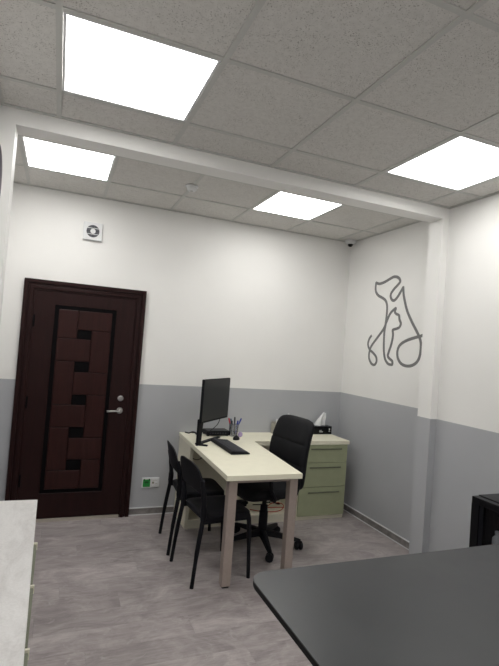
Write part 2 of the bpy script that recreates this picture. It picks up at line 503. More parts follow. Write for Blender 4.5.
# ------------------------------------------------------------------ wall and ceiling fittings
def fan():
    t = thing('ventilation_fan', 'white square bathroom-style ventilation fan high above the door', 'fan', (0.203, YB, 2.497))
    B('cover', 'white_plastic', t, -0.080, 0.080, -0.030, 0, -0.078, 0.078, bev=0.006)
    bm = bm_new(); lathe(bm, [(0.001, -0.0295), (0.054, -0.0295), (0.054, -0.0312), (0.001, -0.0312)], 32, axis='y')
    obj('grille', bm, 'grille_dark', t)
    bm = bm_new(); lathe(bm, [(0.001, -0.0308), (0.022, -0.0308), (0.021, -0.036), (0.001, -0.038)], 24, axis='y')
    obj('hub', bm, 'white_plastic', t, True)
    for z in (-0.026, 0.026):
        B('grille_bar', 'white_plastic', t, -0.046, 0.046, -0.034, -0.0308, z-0.002, z+0.002)
    for a in range(0, 360, 45):
        B('blade', 'key_black', t, 0.023, 0.052, -0.033, -0.031, -0.002, 0.006).rotation_euler = (0, R(a), 0)
fan()

def outlet():
    t = thing('wall_socket', 'white double wall socket plate with a green left module low beside the door', 'socket', (0.886, YB, 0.289))
    B('plate', 'white_plastic', t, -0.080, 0.080, -0.010, 0, -0.046, 0.046, bev=0.004)
    B('green_module', 'green_plastic', t, -0.070, -0.004, -0.014, -0.009, -0.037, 0.030, bev=0.003)
    for x in (-0.064, -0.020):
        B('green_tab', 'dark_green_plastic', t, x, x+0.011, -0.0155, -0.011, 0.020, 0.036, bev=0.001)
    B('green_window', 'dark_green_plastic', t, -0.056, -0.020, -0.0148, -0.012, -0.004, 0.014)
    B('white_module', 'white_plastic', t, 0.004, 0.070, -0.013, -0.009, -0.036, 0.036, bev=0.003)
    B('socket_hole', 'beige_plastic', t, 0.012, 0.032, -0.0136, -0.0125, -0.010, 0.010)
    B('socket_hole', 'grille_dark', t, 0.016, 0.026, -0.0142, -0.013, -0.004, 0.007)
    B('print_line', 'beige_plastic', t, 0.014, 0.060, -0.0134, -0.0125, 0.019, 0.022)
    B('print_line', 'beige_plastic', t, 0.040, 0.062, -0.0134, -0.0125, -0.012, -0.008)
outlet()

def cctv():
    t = thing('dome_camera', 'small white dome security camera in the far ceiling corner', 'security camera', (2.792, 4.272, HB))
    bm = bm_new(); lathe(bm, [(0.001, 0), (0.060, 0), (0.060, -0.014), (0.055, -0.030), (0.042, -0.042), (0.001, -0.042)], 28)
    obj('base', bm, 'white_plastic', t, True)
    bm = bm_new(); lathe(bm, [(0.028, -0.038)] + [(0.028*math.cos(a), -0.042-0.028*math.sin(a)) for a in [R(d) for d in range(0, 90, 15)]] + [(0.001, -0.070)], 24)
    obj('dome', bm, 'black_gloss', t, True)
cctv()
def smoke():
    t = thing('smoke_detector', 'small round white smoke detector on the ceiling beyond the beam', 'smoke detector', (0.863, 3.573, HB))
    bm = bm_new(); lathe(bm, [(0.001, 0), (0.050, 0), (0.050, -0.010), (0.040, -0.014), (0.038, -0.030), (0.030, -0.038), (0.001, -0.040)], 28)
    obj('body', bm, 'white_plastic', t, True)
    bm = bm_new(); lathe(bm, [(0.001, -0.039), (0.012, -0.039), (0.011, -0.043), (0.001, -0.043)], 16)
    obj('sensor_cap', bm, 'grid_white', t, True)
smoke()
def clock():
    t = thing('wall_clock', 'round grey disc-shaped wall clock high on the left wall before the beam', 'clock', (XLF, 2.292, 2.235))
    bm = bm_new(); lathe(bm, [(0.001, 0), (0.150, 0), (0.157, 0.02), (0.156, 0.052), (0.142, 0.060), (0.136, 0.040), (0.001, 0.040)], 40, axis='x')
    obj('rim', bm, 'clock_rim', t, True)
    bm = bm_new(); lathe(bm, [(0.001, 0.0405), (0.133, 0.0405), (0.133, 0.042), (0.001, 0.042)], 40, axis='x')
    obj('dial', bm, 'clock_face', t)
    B('hand', 'pen_black', t, 0.0425, 0.044, -0.004, 0.004, -0.01, 0.07)
    B('hand', 'pen_black', t, 0.0445, 0.046, -0.01, 0.10, -0.003, 0.003)
clock()

# line drawing of a dog and a cat painted on the right wall
def mural():
    dog = [(3.695, 1.864), (3.684, 1.943), (3.679, 2.013), (3.684, 2.085), (3.711, 2.134), (3.764, 2.164), (3.825, 2.190), (3.865, 2.226), (3.878, 2.268), (3.875, 2.317), (3.873, 2.322), (3.867, 2.318), (3.817, 2.305), (3.742, 2.315), (3.670, 2.336), (3.612, 2.350), (3.562, 2.343), (3.528, 2.321), (3.518, 2.294), (3.550, 2.266), (3.600, 2.232), (3.637, 2.192), (3.635, 2.156), (3.606, 2.129), (3.574, 2.130), (3.535, 2.161), (3.498, 2.204), (3.472, 2.236), (3.470, 2.239), (3.468, 2.233), (3.462, 2.193), (3.445, 2.132), (3.399, 2.025), (3.326, 1.919), (3.255, 1.832), (3.211, 1.768), (3.196, 1.711), (3.201, 1.633), (3.230, 1.575), (3.288, 1.540), (3.361, 1.530), (3.428, 1.545), (3.474, 1.584), (3.493, 1.636), (3.482, 1.689), (3.443, 1.727), (3.370, 1.758), (3.277, 1.781), (3.187, 1.800), (3.152, 1.810)]
    cat = [(3.888, 1.800), (3.924, 1.764), (3.940, 1.712), (3.910, 1.660), (3.848, 1.627), (3.800, 1.592), (3.786, 1.552), (3.803, 1.519), (3.836, 1.511), (3.877, 1.531), (3.909, 1.578), (3.908, 1.636), (3.882, 1.694), (3.799, 1.776), (3.712, 1.860), (3.667, 1.942), (3.625, 2.008), (3.563, 2.049), (3.554, 2.052), (3.554, 2.045), (3.562, 2.017), (3.537, 1.997), (3.504, 1.985), (3.491, 1.945), (3.470, 1.907), (3.489, 1.873), (3.533, 1.860), (3.567, 1.854), (3.576, 1.845), (3.568, 1.794), (3.584, 1.717), (3.612, 1.647), (3.623, 1.608), (3.599, 1.585), (3.562, 1.567), (3.551, 1.550), (3.554, 1.531), (3.570, 1.529), (3.613, 1.535), (3.658, 1.575), (3.681, 1.636), (3.692, 1.714), (3.696, 1.825), (3.685, 1.903)]
    # points are (y, z) on the right wall
    t = thing('wall_drawing', 'grey one-line drawing of a dog and a cat painted on the white right wall', 'wall drawing', (XR, 3.4, 1.3))
    for nm, pts, wd in (('dog_outline', dog, 0.0135), ('cat_outline', cat, 0.0120)):
        c = catmull([(*p, 0) for p in pts], 5)
        bm = bm_new(); n = len(c); L_, R_ = [], []
        for i, p in enumerate(c):
            d = (c[min(i+1, n-1)] - c[max(i-1, 0)]); d.normalize(); nn = Vector((-d.y, d.x, 0))
            L_.append(p+nn*wd); R_.append(p-nn*wd)
        def V(q, h): return bm.verts.new((h, q.x-3.4, q.y-1.3))
        hd = 0.0012 if nm == 'dog_outline' else 0.0030
        la = [V(q, -hd-0.0014*i/n) for i, q in enumerate(L_)]; ra = [V(q, -hd-0.0014*i/n) for i, q in enumerate(R_)]
        lb = [V(q, 0.0) for q in L_]; rb = [V(q, 0.0) for q in R_]
        for i in range(n-1):
            bm.faces.new([la[i], la[i+1], ra[i+1], ra[i]])
            bm.faces.new([la[i], lb[i], lb[i+1], la[i+1]]); bm.faces.new([ra[i+1], rb[i+1], rb[i], ra[i]])
        obj(nm, bm, 'mural_paint', t)
mural()

# ------------------------------------------------------------------ L-shaped desk and drawer cabinet
DZ = 0.75
def desk():
    t = thing('office_desk', 'cream L-shaped office desk with square taupe metal legs', 'desk', (1.36, 3.6, 0))
    ox, oy = 1.36, 3.6
    poly = [(1.083, 2.895), (1.634, 2.893), (1.703, 3.938), (2.722, 3.938), (2.722, 4.363), (1.118, 4.363)]
    bm = bm_new(); prism(bm, [(x-ox, y-oy) for x, y in poly], DZ-0.036, DZ, bev=0.0025)
    obj('worktop', bm, 'cream_laminate', t)
    for x0 in (1.117, 1.568):
        l = B('leg', 'taupe_metal', t, x0-ox, x0+0.060-ox, 2.940-oy, 3.000-oy, 0.012, DZ-0.036, bev=0.002)
        B('foot', 'black_plastic', l, x0+0.008-ox, x0+0.052-ox, 2.948-oy, 2.992-oy, 0.0, 0.012)
    B('cross_rail', 'taupe_metal', t, 1.177-ox, 1.568-ox, 2.952-oy, 2.988-oy, DZ-0.066, DZ-0.036)
    B('side_panel', 'cream_carcass', t, 1.122-ox, 1.150-ox, 3.952-oy, 4.355-oy, 0.0, DZ-0.036, bev=0.001)
    B('back_panel', 'cream_carcass', t, 1.150-ox, 2.196-ox, 4.335-oy, 4.353-oy, 0.0, DZ-0.036)
    B('bottom_board', 'cream_carcass', t, 1.150-ox, 2.196-ox, 3.960-oy, 4.335-oy, 0.055, 0.075)
    B('plinth', 'cream_carcass', t, 1.150-ox, 2.196-ox, 3.965-oy, 3.983-oy, 0.0, 0.055)
    return t
desk()
def drawers():
    x0, x1, y0, y1 = 2.198, 2.710, 3.962, 4.352
    t = thing('drawer_cabinet', 'sage green three-drawer cabinet in a cream carcass under the right end of the desk', 'cabinet', ((x0+x1)/2, (y0+y1)/2, 0))
    ox, oy = (x0+x1)/2, (y0+y1)/2
    a, b, c, d = x0-ox, x1-ox, y0-oy, y1-oy
    B('side_panel', 'cream_carcass', t, a, a+0.018, c, d, 0, DZ-0.037)
    B('side_panel', 'cream_carcass', t, b-0.018, b, c, d, 0, DZ-0.037)
    B('back_panel', 'cream_carcass', t, a+0.018, b-0.018, d-0.012, d, 0.036, DZ-0.037)
    B('base_board', 'cream_carcass', t, a+0.018, b-0.018, c+0.001, d-0.012, 0.0, 0.036)
    for z0, z1, hz in ((0.544, 0.711, 0.674), (0.314, 0.540, 0.498), (0.040, 0.310, 0.262)):
        dr = B('drawer', 'sage_front', t, a+0.004, b-0.004, c-0.018, c-0.0005, z0, z1, bev=0.0015)
        box_ = box(bm_new(), a+0.022, b-0.022, c, d-0.02, z0+0.012, z1-0.03)
        obj('drawer_box', box_, 'cream_carcass', dr)
        B('handle', 'sage_handle', dr, a+0.095, b-0.075, c-0.034, c-0.026, hz-0.006, hz+0.006, bev=0.002)
        for x in (a+0.115, b-0.095):
            B('handle_post', 'sage_handle', dr, x-0.005, x+0.005, c-0.027, c-0.0175, hz-0.004, hz+0.004)
drawers()

# ------------------------------------------------------------------ monitor and things on the desk
def monitor():
    pl = Vector((1.137, 3.745)); pr = Vector((1.492, 4.10)); c = (pl+pr)/2
    ang = math.atan2(pr.y-pl.y, pr.x-pl.x); W = (pr-pl).length/2
    t = thing('computer_monitor', 'black flat computer monitor on a V-shaped stand on the desk', 'monitor', (c.x, c.y, DZ), ang)
    z0, z1 = 0.186, 0.548
    tilt = R(-2)
    s = obj('screen_housing', box(bm_new(), -W, W, 0.0, 0.022, z0, z1, bev=0.004), 'black_plastic', t)
    obj('screen', box(bm_new(), -W+0.006, W-0.006, -0.002, 0.0015, z0+0.016, z1-0.006), 'monitor_screen', s)
    bm = bm_new(); prism(bm, [(-0.14, z0+0.03), (0.14, z0+0.03), (0.16, z0+0.16), (0.10, z1-0.08), (-0.10, z1-0.08), (-0.16, z0+0.16)], 0.021, 0.048, bev=0.010, axis='y')
    obj('rear_bulge', bm, 'black_plastic', s, True)
    # broad flat stand blade under the near side, with a V-shaped foot
    bm = bm_new()
    prism(bm, [(-0.240, 0.0), (-0.186, 0.0), (-0.160, z0+0.03), (-0.240, z0+0.03)], 0.023, 0.043, bev=0.003, axis='y')
    obj('stand_blade', bm, 'black_plastic', t)
    for p0, p1, w0, w1 in (((-0.21, 0.05), (-0.195, -0.045), 0.024, 0.012), ((-0.20, 0.050), (0.215, 0.055), 0.022, 0.016)):
        p0 = Vector(p0); p1 = Vector(p1); d = (p1-p0).normalized(); n = Vector((-d.y, d.x)); bm = bm_new()
        prism(bm, [tuple(p0+n*w0), tuple(p0-n*w0), tuple(p1-n*w1), tuple(p1+n*w1)], 0.0, 0.012, bev=0.003)
        obj('foot', bm, 'black_plastic', t)
    return t
monitor()

def keyboard():
    cx, cy = 1.382, 3.700
    t = thing('keyboard', 'black full-size computer keyboard on the cream desk', 'keyboard', (cx, cy, DZ), R(91))
    L_, W_ = 0.250, 0.078
    bm = bm_new()
    prof = [(-W_, 0.002), (W_, 0.002), (W_, 0.024), (W_-0.01, 0.026), (-W_+0.012, 0.014), (-W_, 0.012)]
    prism(bm, prof, -L_, L_, axis='x', bev=0.0015)
    obj('case', bm, 'black_plastic', t)
    bm = bm_new()
    for r in range(6):
        y = -W_+0.024 + r*0.0210 + (0.004 if r == 5 else 0)
        z = 0.0145 + r*0.0021
        k = 0
        x = -L_+0.012
        while x < L_-0.02:
            wk = 0.0165
            if r == 0 and 4 <= k <= 4: wk = 0.105
            if 0.085 < x < 0.094 or 0.155 < x < 0.164: x += 0.010; continue
            if x+wk > L_-0.008: break
            box(bm, x, x+wk, y-0.0078, y+0.0078, z-0.003, z+0.006)
            x += wk+0.0025; k += 1
    o = obj('keys', bm, 'key_black', t); o['kind'] = 'stuff'
keyboard()

def slab():
    t = thing('mini_computer', 'flat black box with thin edges lying behind the monitor stand', 'electronics box', (1.440, 4.240, DZ), R(2))
    B('case', 'black_plastic', t, -0.115, 0.115, -0.075, 0.075, 0.008, 0.044, bev=0.006)
    B('lid', 'black_gloss', t, -0.108, 0.108, -0.068, 0.068, 0.044, 0.048, bev=0.002)
    for x in (-0.10, 0.09):
        for y in (-0.055, 0.055):
            B('rubber_foot', 'black_soft', t, x-0.01, x+0.01, y-0.01, y+0.01, 0, 0.008)
    for k in range(7):
        B('vent_slot', 'key_black', t, -0.09+k*0.025, -0.078+k*0.025, -0.0762, -0.074, 0.022, 0.034)
slab()

def mouse():
    t = thing('computer_mouse', 'black computer mouse at the foot of the pen cup', 'mouse', (1.565, 4.030, DZ), R(60))
    bm = bm_new(); rings = []
    for k in range(9):
        u = -1 + 2*k/8; x = 0.052*u; wv = 0.030*math.sqrt(max(0.03, 1-abs(u)**2.6)); hh = 0.033*math.sqrt(max(0.04, 1-abs(u*0.95+0.08)**2.2))
        rings.append([(x, wv*math.cos(R(a)), max(0, hh*math.sin(R(a)))) for a in range(0, 181, 20)])
    loft(bm, rings)
    obj('shell', bm, 'black_plastic', t, True)
    bm = bm_new(); lathe(bm, [(0.001, -0.004), (0.008, -0.004), (0.008, 0.004), (0.001, 0.004)], 14, (0.026, 0, 0.024), 'y')
    obj('scroll_wheel', bm, 'key_black', t, True)
mouse()

CUP = Vector((1.588, 4.175, DZ))
def cup():
    t = thing('pen_cup', 'clear plastic cup holding pens beside the monitor', 'cup', tuple(CUP))
    bm = bm_new(); lathe(bm, [(0.038, 0.0), (0.046, 0.115), (0.0445, 0.115), (0.0365, 0.004)], 28)
    bm2 = bm
    obj('wall', bm2, 'clear_plastic', t, True)
    bm = bm_new(); lathe(bm, [(0.001, 0.0), (0.038, 0.0), (0.0375, 0.004), (0.001, 0.004)], 28)
    obj('base', bm, 'clear_plastic', t, True)
    bm = bm_new(); lathe(bm, [(0.0445, 0.112), (0.0475, 0.112), (0.0475, 0.117), (0.0445, 0.117)], 28)
    obj('rim', bm, 'clear_plastic', t, True)
    pens = [((-0.008, -0.006), (-0.060, -0.010, 0.170), 'pen_red', 'red pen leaning in the clear cup'),
            ((0.004, -0.014), (0.000, -0.010, 0.180), 'pen_black', 'black pen standing upright in the clear cup'),
            ((0.006, 0.004), (0.068, -0.006, 0.168), 'pen_blue', 'blue pen leaning far out of the clear cup'),
            ((-0.006, 0.012), (-0.026, 0.026, 0.160), 'pen_teal', 'dark teal pen in the clear cup'),
            ((0.016, -0.012), (0.026, -0.028, 0.150), 'pen_blue', 'short blue pen standing in the clear cup'),
            ((-0.016, 0.006), (-0.030, -0.020, 0.148), 'pen_black', 'short black pen tilted in the clear cup')]
    for (bx, by), (tx, ty, tz), m, lab in pens:
        a = CUP + Vector((bx, by, 0.006)); b = CUP + Vector((tx, ty, tz)); d = (b-a).normalized()
        p = thing('pen', lab, 'pen', tuple(a), 0, 'pens in the clear cup'); 
        bm = bm_new(); tube(bm, [d*0.0, d*0.012, (b-a)*0.72], [0.0015, 0.0046, 0.0050], 10)
        obj('barrel', bm, 'clear_plastic' if m in ('pen_red',) else m, p, True)
        bm = bm_new(); tube(bm, [(b-a)*0.70, (b-a)*0.97, (b-a)], [0.0068, 0.0070, 0.004], 10)
        obj('cap', bm, m, p, True)
    e = thing('tape_roll', 'small round lilac item standing beside the pen cup', 'stationery', (1.640, 4.130, DZ), R(20))
    bm = bm_new(); lathe(bm, [(0.012, -0.008), (0.022, -0.008), (0.024, 0), (0.022, 0.008), (0.012, 0.008)], 24, (0, 0, 0.024), 'y')
    obj('ring', bm, 'lilac_plastic', e, True)
cup()

def tissue():
    t = thing('tissue_box', 'black tissue box with a white tissue pulled up, on the right end of the desk', 'tissue box', (2.602, 4.308, DZ))
    B('box', 'black_gloss', t, -0.118, 0.112, -0.045, 0.045, 0, 0.082, bev=0.002)
    B('label_print', 'label_white', t, -0.035, 0.005, -0.0462, -0.045, 0.022, 0.030)
    B('label_print', 'label_white', t, -0.035, -0.008, -0.0462, -0.045, 0.038, 0.042)
    B('label_print', 'label_white', t, 0.078, 0.090, -0.0462, -0.045, 0.040, 0.062)
    B('label_print', 'label_white', t, 0.074, 0.094, -0.0462, -0.045, 0.026, 0.030)
    B('slot', 'key_black', t, -0.08, 0.075, -0.018, 0.018, 0.0815, 0.083)
    # tissue: a crumpled sheet rising to a tip
    bm = bm_new(); rings = []
    random.seed(3)
    for k in range(9):
        v = k/8
        xl = -0.105 + 0.130*v**0.8; xr_ = 0.058 - 0.012*v - 0.006*math.sin(v*5)
        z = 0.080 + 0.138*v
        ring = []
        for i in range(13):
            u = i/12; x = xl + (xr_-xl)*u
            y = 0.016*math.sin(u*9+v*3)*(1-v*0.5) + random.uniform(-0.002, 0.002)
            ring.append((x, y-0.003, z + 0.006*math.sin(u*6)*v))
        for i in range(12, -1, -1):
            p = ring[i]; ring.append((p[0], p[1]+0.004, p[2]))
        rings.append(ring)
    loft(bm, rings); obj('tissue', bm, 'tissue_paper', t, True)
tissue()

def organizer():
    t = thing('desk_organizer', 'small pale desk tidy with papers, half hidden behind the office chair', 'organizer', (2.165, 4.290, DZ))
    bm = bm_new()
    box(bm, -0.115, 0.10, -0.045, 0.045, 0, 0.004)
    box(bm, -0.115, 0.10, -0.045, -0.041, 0.004, 0.085); box(bm, -0.115, 0.10, 0.041, 0.045, 0.004, 0.115)
    box(bm, -0.115, -0.111, -0.041, 0.041, 0.004, 0.10); box(bm, 0.096, 0.10, -0.041, 0.041, 0.004, 0.10)
    obj('tray', bm, 'beige_plastic', t)
    B('paper', 'tissue_paper', t, -0.095, -0.03, -0.01, -0.008, 0.004, 0.15).rotation_euler = (R(4), 0, 0)
    bm = bm_new(); prism(bm, [(0.02, 0.004), (0.085, 0.004), (0.085, 0.16), (0.055, 0.205), (0.02, 0.175)], 0.010, 0.012, axis='y')
    obj('paper', bm, 'tissue_paper', t)
organizer()

def cables():
    # cable hanging behind the monitor
    bm = bm_new()
    tube(bm, catmull([(1.425, 4.115, 0.945), (1.425, 4.13, 0.90), (1.41, 4.14, 0.86), (1.37, 4.145, 0.82), (1.33, 4.145, 0.79)], 5), 0.0035, 8)
    tag(obj('monitor_cable', bm, 'black_cable', None, True), 'thin black cable looping from the monitor down to the flat black box', 'cable')
    bm = bm_new()
    tube(bm, catmull([(1.24, 4.14, DZ+0.008), (1.225, 4.20, DZ+0.026), (1.20, 4.24, DZ+0.022), (1.19, 4.29, DZ+0.006), (1.165, 4.33, DZ+0.006)], 5), [0.009]*10+[0.006]*11, 8)
    tag(obj('power_cable', bm, 'black_cable', None, True), 'thick black power cable lying over the rear left corner of the desk', 'cable')
    bm = bm_new()
    tube(bm, catmull([(1.20, 4.32, 0.70), (1.21, 4.31, 0.60), (1.25, 4.30, 0.52), (1.32, 4.30, 0.51), (1.40, 4.31, 0.58), (1.44, 4.31, 0.70)], 5), 0.004, 8)
    tag(obj('hanging_cable', bm, 'black_cable', None, True), 'thin black cable sagging under the desk in front of the back panel', 'cable')
    # loose cables on the bottom board
    for nm, mat, lab, pts, r in (
        ('extension_cable', 'orange_cable', 'loops of orange-red cable lying on the bottom board under the desk',
         [(1.78, 4.10, .082), (1.86, 4.02, .088), (1.98, 4.00, .084), (2.08, 4.03, .09), (2.11, 4.08, .12), (2.03, 4.12, .125), (1.93, 4.08, .10), (1.88, 4.04, .115), (1.95, 4.01, .12), (2.06, 4.06, .10), (2.13, 4.09, .084)], 0.004),
        ('adapter_cable', 'black_cable', 'coiled black cable lying on the bottom board under the desk',
         [(1.86, 4.22, .083), (1.95, 4.17, .10), (2.05, 4.17, .13), (2.13, 4.20, .12), (2.10, 4.25, .10), (2.00, 4.25, .12), (1.95, 4.21, .13), (2.03, 4.19, .10), (2.14, 4.23, .083)], 0.005)):
        bm = bm_new(); tube(bm, catmull(pts, 6), r, 7)
        tag(obj(nm, bm, mat, None, True), lab, 'cable')
    t = thing('power_strip', 'small black power adapter on the bottom board under the desk', 'power adapter', (1.74, 4.23, 0.0752), 0)
    B('block', 'black_plastic', t, -0.05, 0.05, -0.03, 0.03, 0, 0.05, bev=0.005)
    B('plug', 'black_plastic', t, 0.05, 0.07, -0.012, 0.012, 0.015, 0.038, bev=0.003)
cables()

# ------------------------------------------------------------------ black plastic visitor chairs
def visitor_chair():
    t = thing('visitor_chair', '', 'chair')
    SZ = 0.45
    # seat: rounded square, slightly dished, with a turned-down rim
    bm = bm_new()
    def outline(hx, hy, n=40, e=6.5):
        out = []
        for k in range(n):
            a = 2*math.pi*k/n; c, s = math.cos(a), math.sin(a)
            out.append((hx*math.copysign(abs(c)**(2/e), c), hy*math.copysign(abs(s)**(2/e), s)))
        return out
    rings = []
    for hx, hy, z in ((0.185, 0.180, SZ-0.034), (0.206, 0.201, SZ-0.034), (0.210, 0.205, SZ-0.02), (0.210, 0.205, SZ-0.004), (0.200, 0.195, SZ+0.002), (0.150, 0.145, SZ-0.003), (0.08, 0.08, SZ-0.010), (0.01, 0.01, SZ-0.012)):
        rings.append([(x*0.87+0.028, y, z) for x, y in outline(hx, hy)])
    loft(bm, rings, cap=False)
    bm.faces.new([v for v in bm.verts][-40:])
    # underside
    loft(bm, [[(x*0.87+0.028, y, SZ-0.034) for x, y in outline(0.185, 0.18)], [(x*0.87+0.028, y, SZ-0.022) for x, y in outline(0.180, 0.175)]], cap=False)
    bm.faces.new([v for v in bm.verts][-40:])
    obj('seat', bm, 'black_plastic', t, True)
    for s in (-1, 1):
        bm = bm_new(); tube(bm, catmull([(0.208, s*0.200, 0.0), (0.198, s*0.194, 0.22), (0.188, s*0.186, 0.40), (0.170, s*0.176, 0.438)], 5), [0.013]*6+[0.016]*6+[0.020]*4, 12)
        obj('leg', bm, 'black_plastic', t, True)
        # rear leg runs on as the back post
        bm = bm_new(); tube(bm, catmull([(-0.212, s*0.205, 0.0), (-0.190, s*0.198, 0.22), (-0.163, s*0.190, 0.42), (-0.160, s*0.188, 0.50), (-0.170, s*0.190, 0.60), (-0.188, s*0.194, 0.69)], 5), [0.013]*5+[0.0155]*6+[0.021]*5+[0.0175]*5+[0.015]*5, 12)
        obj('leg', bm, 'black_plastic', t, True)
    # seat-to-leg rails under the seat
    for s in (-1, 1):
        B('side_rail', 'black_plastic', t, -0.165, 0.180, s*0.186-0.010, s*0.186+0.010, SZ-0.052, SZ-0.018, bev=0.005)
    # curved backrest with arched top
    bm = bm_new(); th = 0.010
    NU, NV = 24, 10
    zb_ = 0.598
    def pt(u, v, off):
        y = -0.205 + 0.41*u
        k = abs(2*u-1)
        ztop = 0.690 + 0.102*(max(0.0, 1-k**3.4))**0.5
        zlow = zb_ + 0.012*(1-k*k)
        z = zlow + (ztop-zlow)*v
        x = -0.164 - (z-0.55)*0.20 - 0.018*(1-k*k) 
        return (x+off, y, z)
    for off in (0.0,):
        fr = [[bm.verts.new(pt(i/NU, j/NV, th/2)) for i in range(NU+1)] for j in range(NV+1)]
        bk = [[bm.verts.new(pt(i/NU, j/NV, -th/2)) for i in range(NU+1)] for j in range(NV+1)]
        for j in range(NV):
            for i in range(NU):
                bm.faces.new([fr[j][i], fr[j][i+1], fr[j+1][i+1], fr[j+1][i]])
                bm.faces.new([bk[j][i], bk[j+1][i], bk[j+1][i+1], bk[j][i+1]])
        for i in range(NU):
            bm.faces.new([fr[0][i], bk[0][i], bk[0][i+1], fr[0][i+1]])
            bm.faces.new([fr[NV][i], fr[NV][i+1], bk[NV][i+1], bk[NV][i]])
        for j in range(NV):
            bm.faces.new([fr[j][0], fr[j+1][0], bk[j+1][0], bk[j][0]])
            bm.faces.new([fr[j][NU], bk[j][NU], bk[j+1][NU], fr[j+1][NU]])
    obj('backrest', bm, 'black_plastic', t, True)
    return t
vc = visitor_chair()
vc['group'] = 'black plastic chairs at the desk'
vc['label'] = 'black plastic chair with rounded back beside the front desk leg'
vc.location = (1.120, 3.222, 0); vc.rotation_euler = (0, 0, R(6))
vc2 = copy_tree(vc)
vc2['label'] = 'black plastic chair with rounded back between the other plastic chair and the wall'
vc2.location = (1.108, 3.700, 0); vc2.rotation_euler = (0, 0, R(-3))

# ------------------------------------------------------------------ office swivel chair
def office_chair():
    t = thing('office_chair', 'black upholstered high-back swivel office chair on five casters', 'office chair', (1.66, 3.535, 0))
    # five-star base
    bm = bm_new(); lathe(bm, [(0.001, 0.075), (0.045, 0.075), (0.045, 0.105), (0.034, 0.125), (0.001, 0.125)], 20)
    base = obj('base_hub', bm, 'black_plastic', t, True)
    a0 = -111
    for k in range(5):
        a = R(a0+72*k); c, s = math.cos(a), math.sin(a)
        bm = bm_new(); rings = []
        for r, hw, zt, zb2 in ((0.02, 0.030, 0.128, 0.082), (0.12, 0.026, 0.118, 0.078), (0.22, 0.022, 0.100, 0.070), (0.295, 0.018, 0.086, 0.066), (0.315, 0.010, 0.080, 0.068)):
            rings.append([(r*c - y*s, r*s + y*c, z) for y, z in ((-hw, zb2), (hw, zb2), (hw*0.8, zt-0.004), (hw*0.4, zt), (-hw*0.4, zt), (-hw*0.8, zt-0.004))])
        loft(bm, rings); obj('base_arm', bm, 'black_plastic', t, True)
        # twin-wheel caster
        cx, cy = 0.300*c, 0.300*s; ca = a + R(70+40*k)
        dx, dy = math.cos(ca), math.sin(ca)
        bm = bm_new(); box(bm, -0.010, 0.010, -0.006, 0.006, 0.036, 0.068)
        cs = obj('caster', bm, 'black_plastic', t, loc=(cx, cy, 0), rot=(0, 0, ca))
        bm = bm_new(); tube(bm, [(0, -0.026, 0.056), (0, 0.026, 0.056)], 0.010, 10); obj('caster_hood', bm, 'black_plastic', cs, True)
        for sy in (-1, 1):
            bm = bm_new(); lathe(bm, [(0.001, sy*0.007), (0.029, sy*0.007), (0.031, sy*0.010), (0.031, sy*0.024), (0.027, sy*0.029), (0.001, sy*0.030)], 20, (0, 0, 0.031), 'y')
            obj('wheel', bm, 'black_plastic', cs, True)
    bm = bm_new(); lathe(bm, [(0.001, 0.10), (0.036, 0.10), (0.036, 0.27), (0.030, 0.275), (0.030, 0.32), (0.018, 0.325), (0.018, 0.40), (0.001, 0.40)], 20)
    obj('gas_column', bm, 'black_plastic', t, True)
    B('seat_mechanism', 'black_plastic', t, -0.11, 0.13, -0.09, 0.09, 0.385, 0.425, bev=0.008)
    bm = bm_new(); tube(bm, [(-0.02, -0.08, 0.40), (-0.02, -0.20, 0.395), (-0.02, -0.235, 0.405)], 0.006, 8); obj('lift_lever', bm, 'black_plastic', t, True)
    # seat cushion (chair faces -x)
    bm = bm_new(); rings = []
    def sq(hx, hy, z, ox=0.0, e=3.6, n=40, tilt=0.0):
        out = []
        for k in range(n):
            a = 2*math.pi*k/n; c, s = math.cos(a), math.sin(a)
            x = hx*math.copysign(abs(c)**(2/e), c)+ox; y = hy*math.copysign(abs(s)**(2/e), s)
            zz = z - (0.022*max(0, (-x-0.12)/0.13)**2)
            out.append((x, y, zz))
        return out
    for hx, hy, z in ((0.02, 0.02, 0.425), (0.20, 0.20, 0.425), (0.235, 0.235, 0.438), (0.250, 0.248, 0.465), (0.248, 0.246, 0.492), (0.232, 0.230, 0.512), (0.18, 0.18, 0.518), (0.02, 0.02, 0.512)):
        rings.append(sq(hx, hy, z, -0.02))
    loft(bm, rings); obj('seat', bm, 'black_soft', t, True)
    # backrest: lofted padded slab with stitched seams
    bm = bm_new(); rings = []; NV = 44
    z0, z1 = 0.470, 1.030
    for j in range(NV+1):
        v = j/NV; z = z0 + (z1-z0)*v
        rnd = 1.0
        if v > 0.84: rnd = (1-((v-0.84)/0.16)**3.0*0.985)**0.45
        if v < 0.10: rnd = (1-((0.10-v)/0.10)**2.4*0.97)**0.42
        hw = (0.228 + 0.020*math.sin(v*math.pi*0.9))*(0.55+0.45*rnd) 
        th = 0.050*(0.30+0.70*rnd)*(0.85+0.25*math.sin(v*math.pi))
        g = 0.007*math.exp(-((v-0.66)/0.016)**2) + 0.007*math.exp(-((v-0.36)/0.016)**2)
        xc = 0.184 + 0.165*(z-z0) + 0.016*math.cos(v*5.5)
        ring = []
        n = 48
        for k in range(n):
            a = 2*math.pi*k/n; c, s = math.cos(a), math.sin(a)
            y = hw*math.copysign(abs(s)**0.55, s); x = th*math.copysign(abs(c)**0.75, c)
            if c < 0:
                x += g*min(1, abs(c)*2)
                if 0.36 < v < 0.66: x += 0.006*math.exp(-(y/0.014)**2)
            x += 0.25*y*y*(-1)
            ring.append((xc+x, y, z))
        rings.append(ring)
    loft(bm, rings)
    obj('backrest', bm, 'black_soft', t, True)
    B('back_bracket', 'black_plastic', t, 0.10, 0.245, -0.035, 0.035, 0.398, 0.418, bev=0.004)
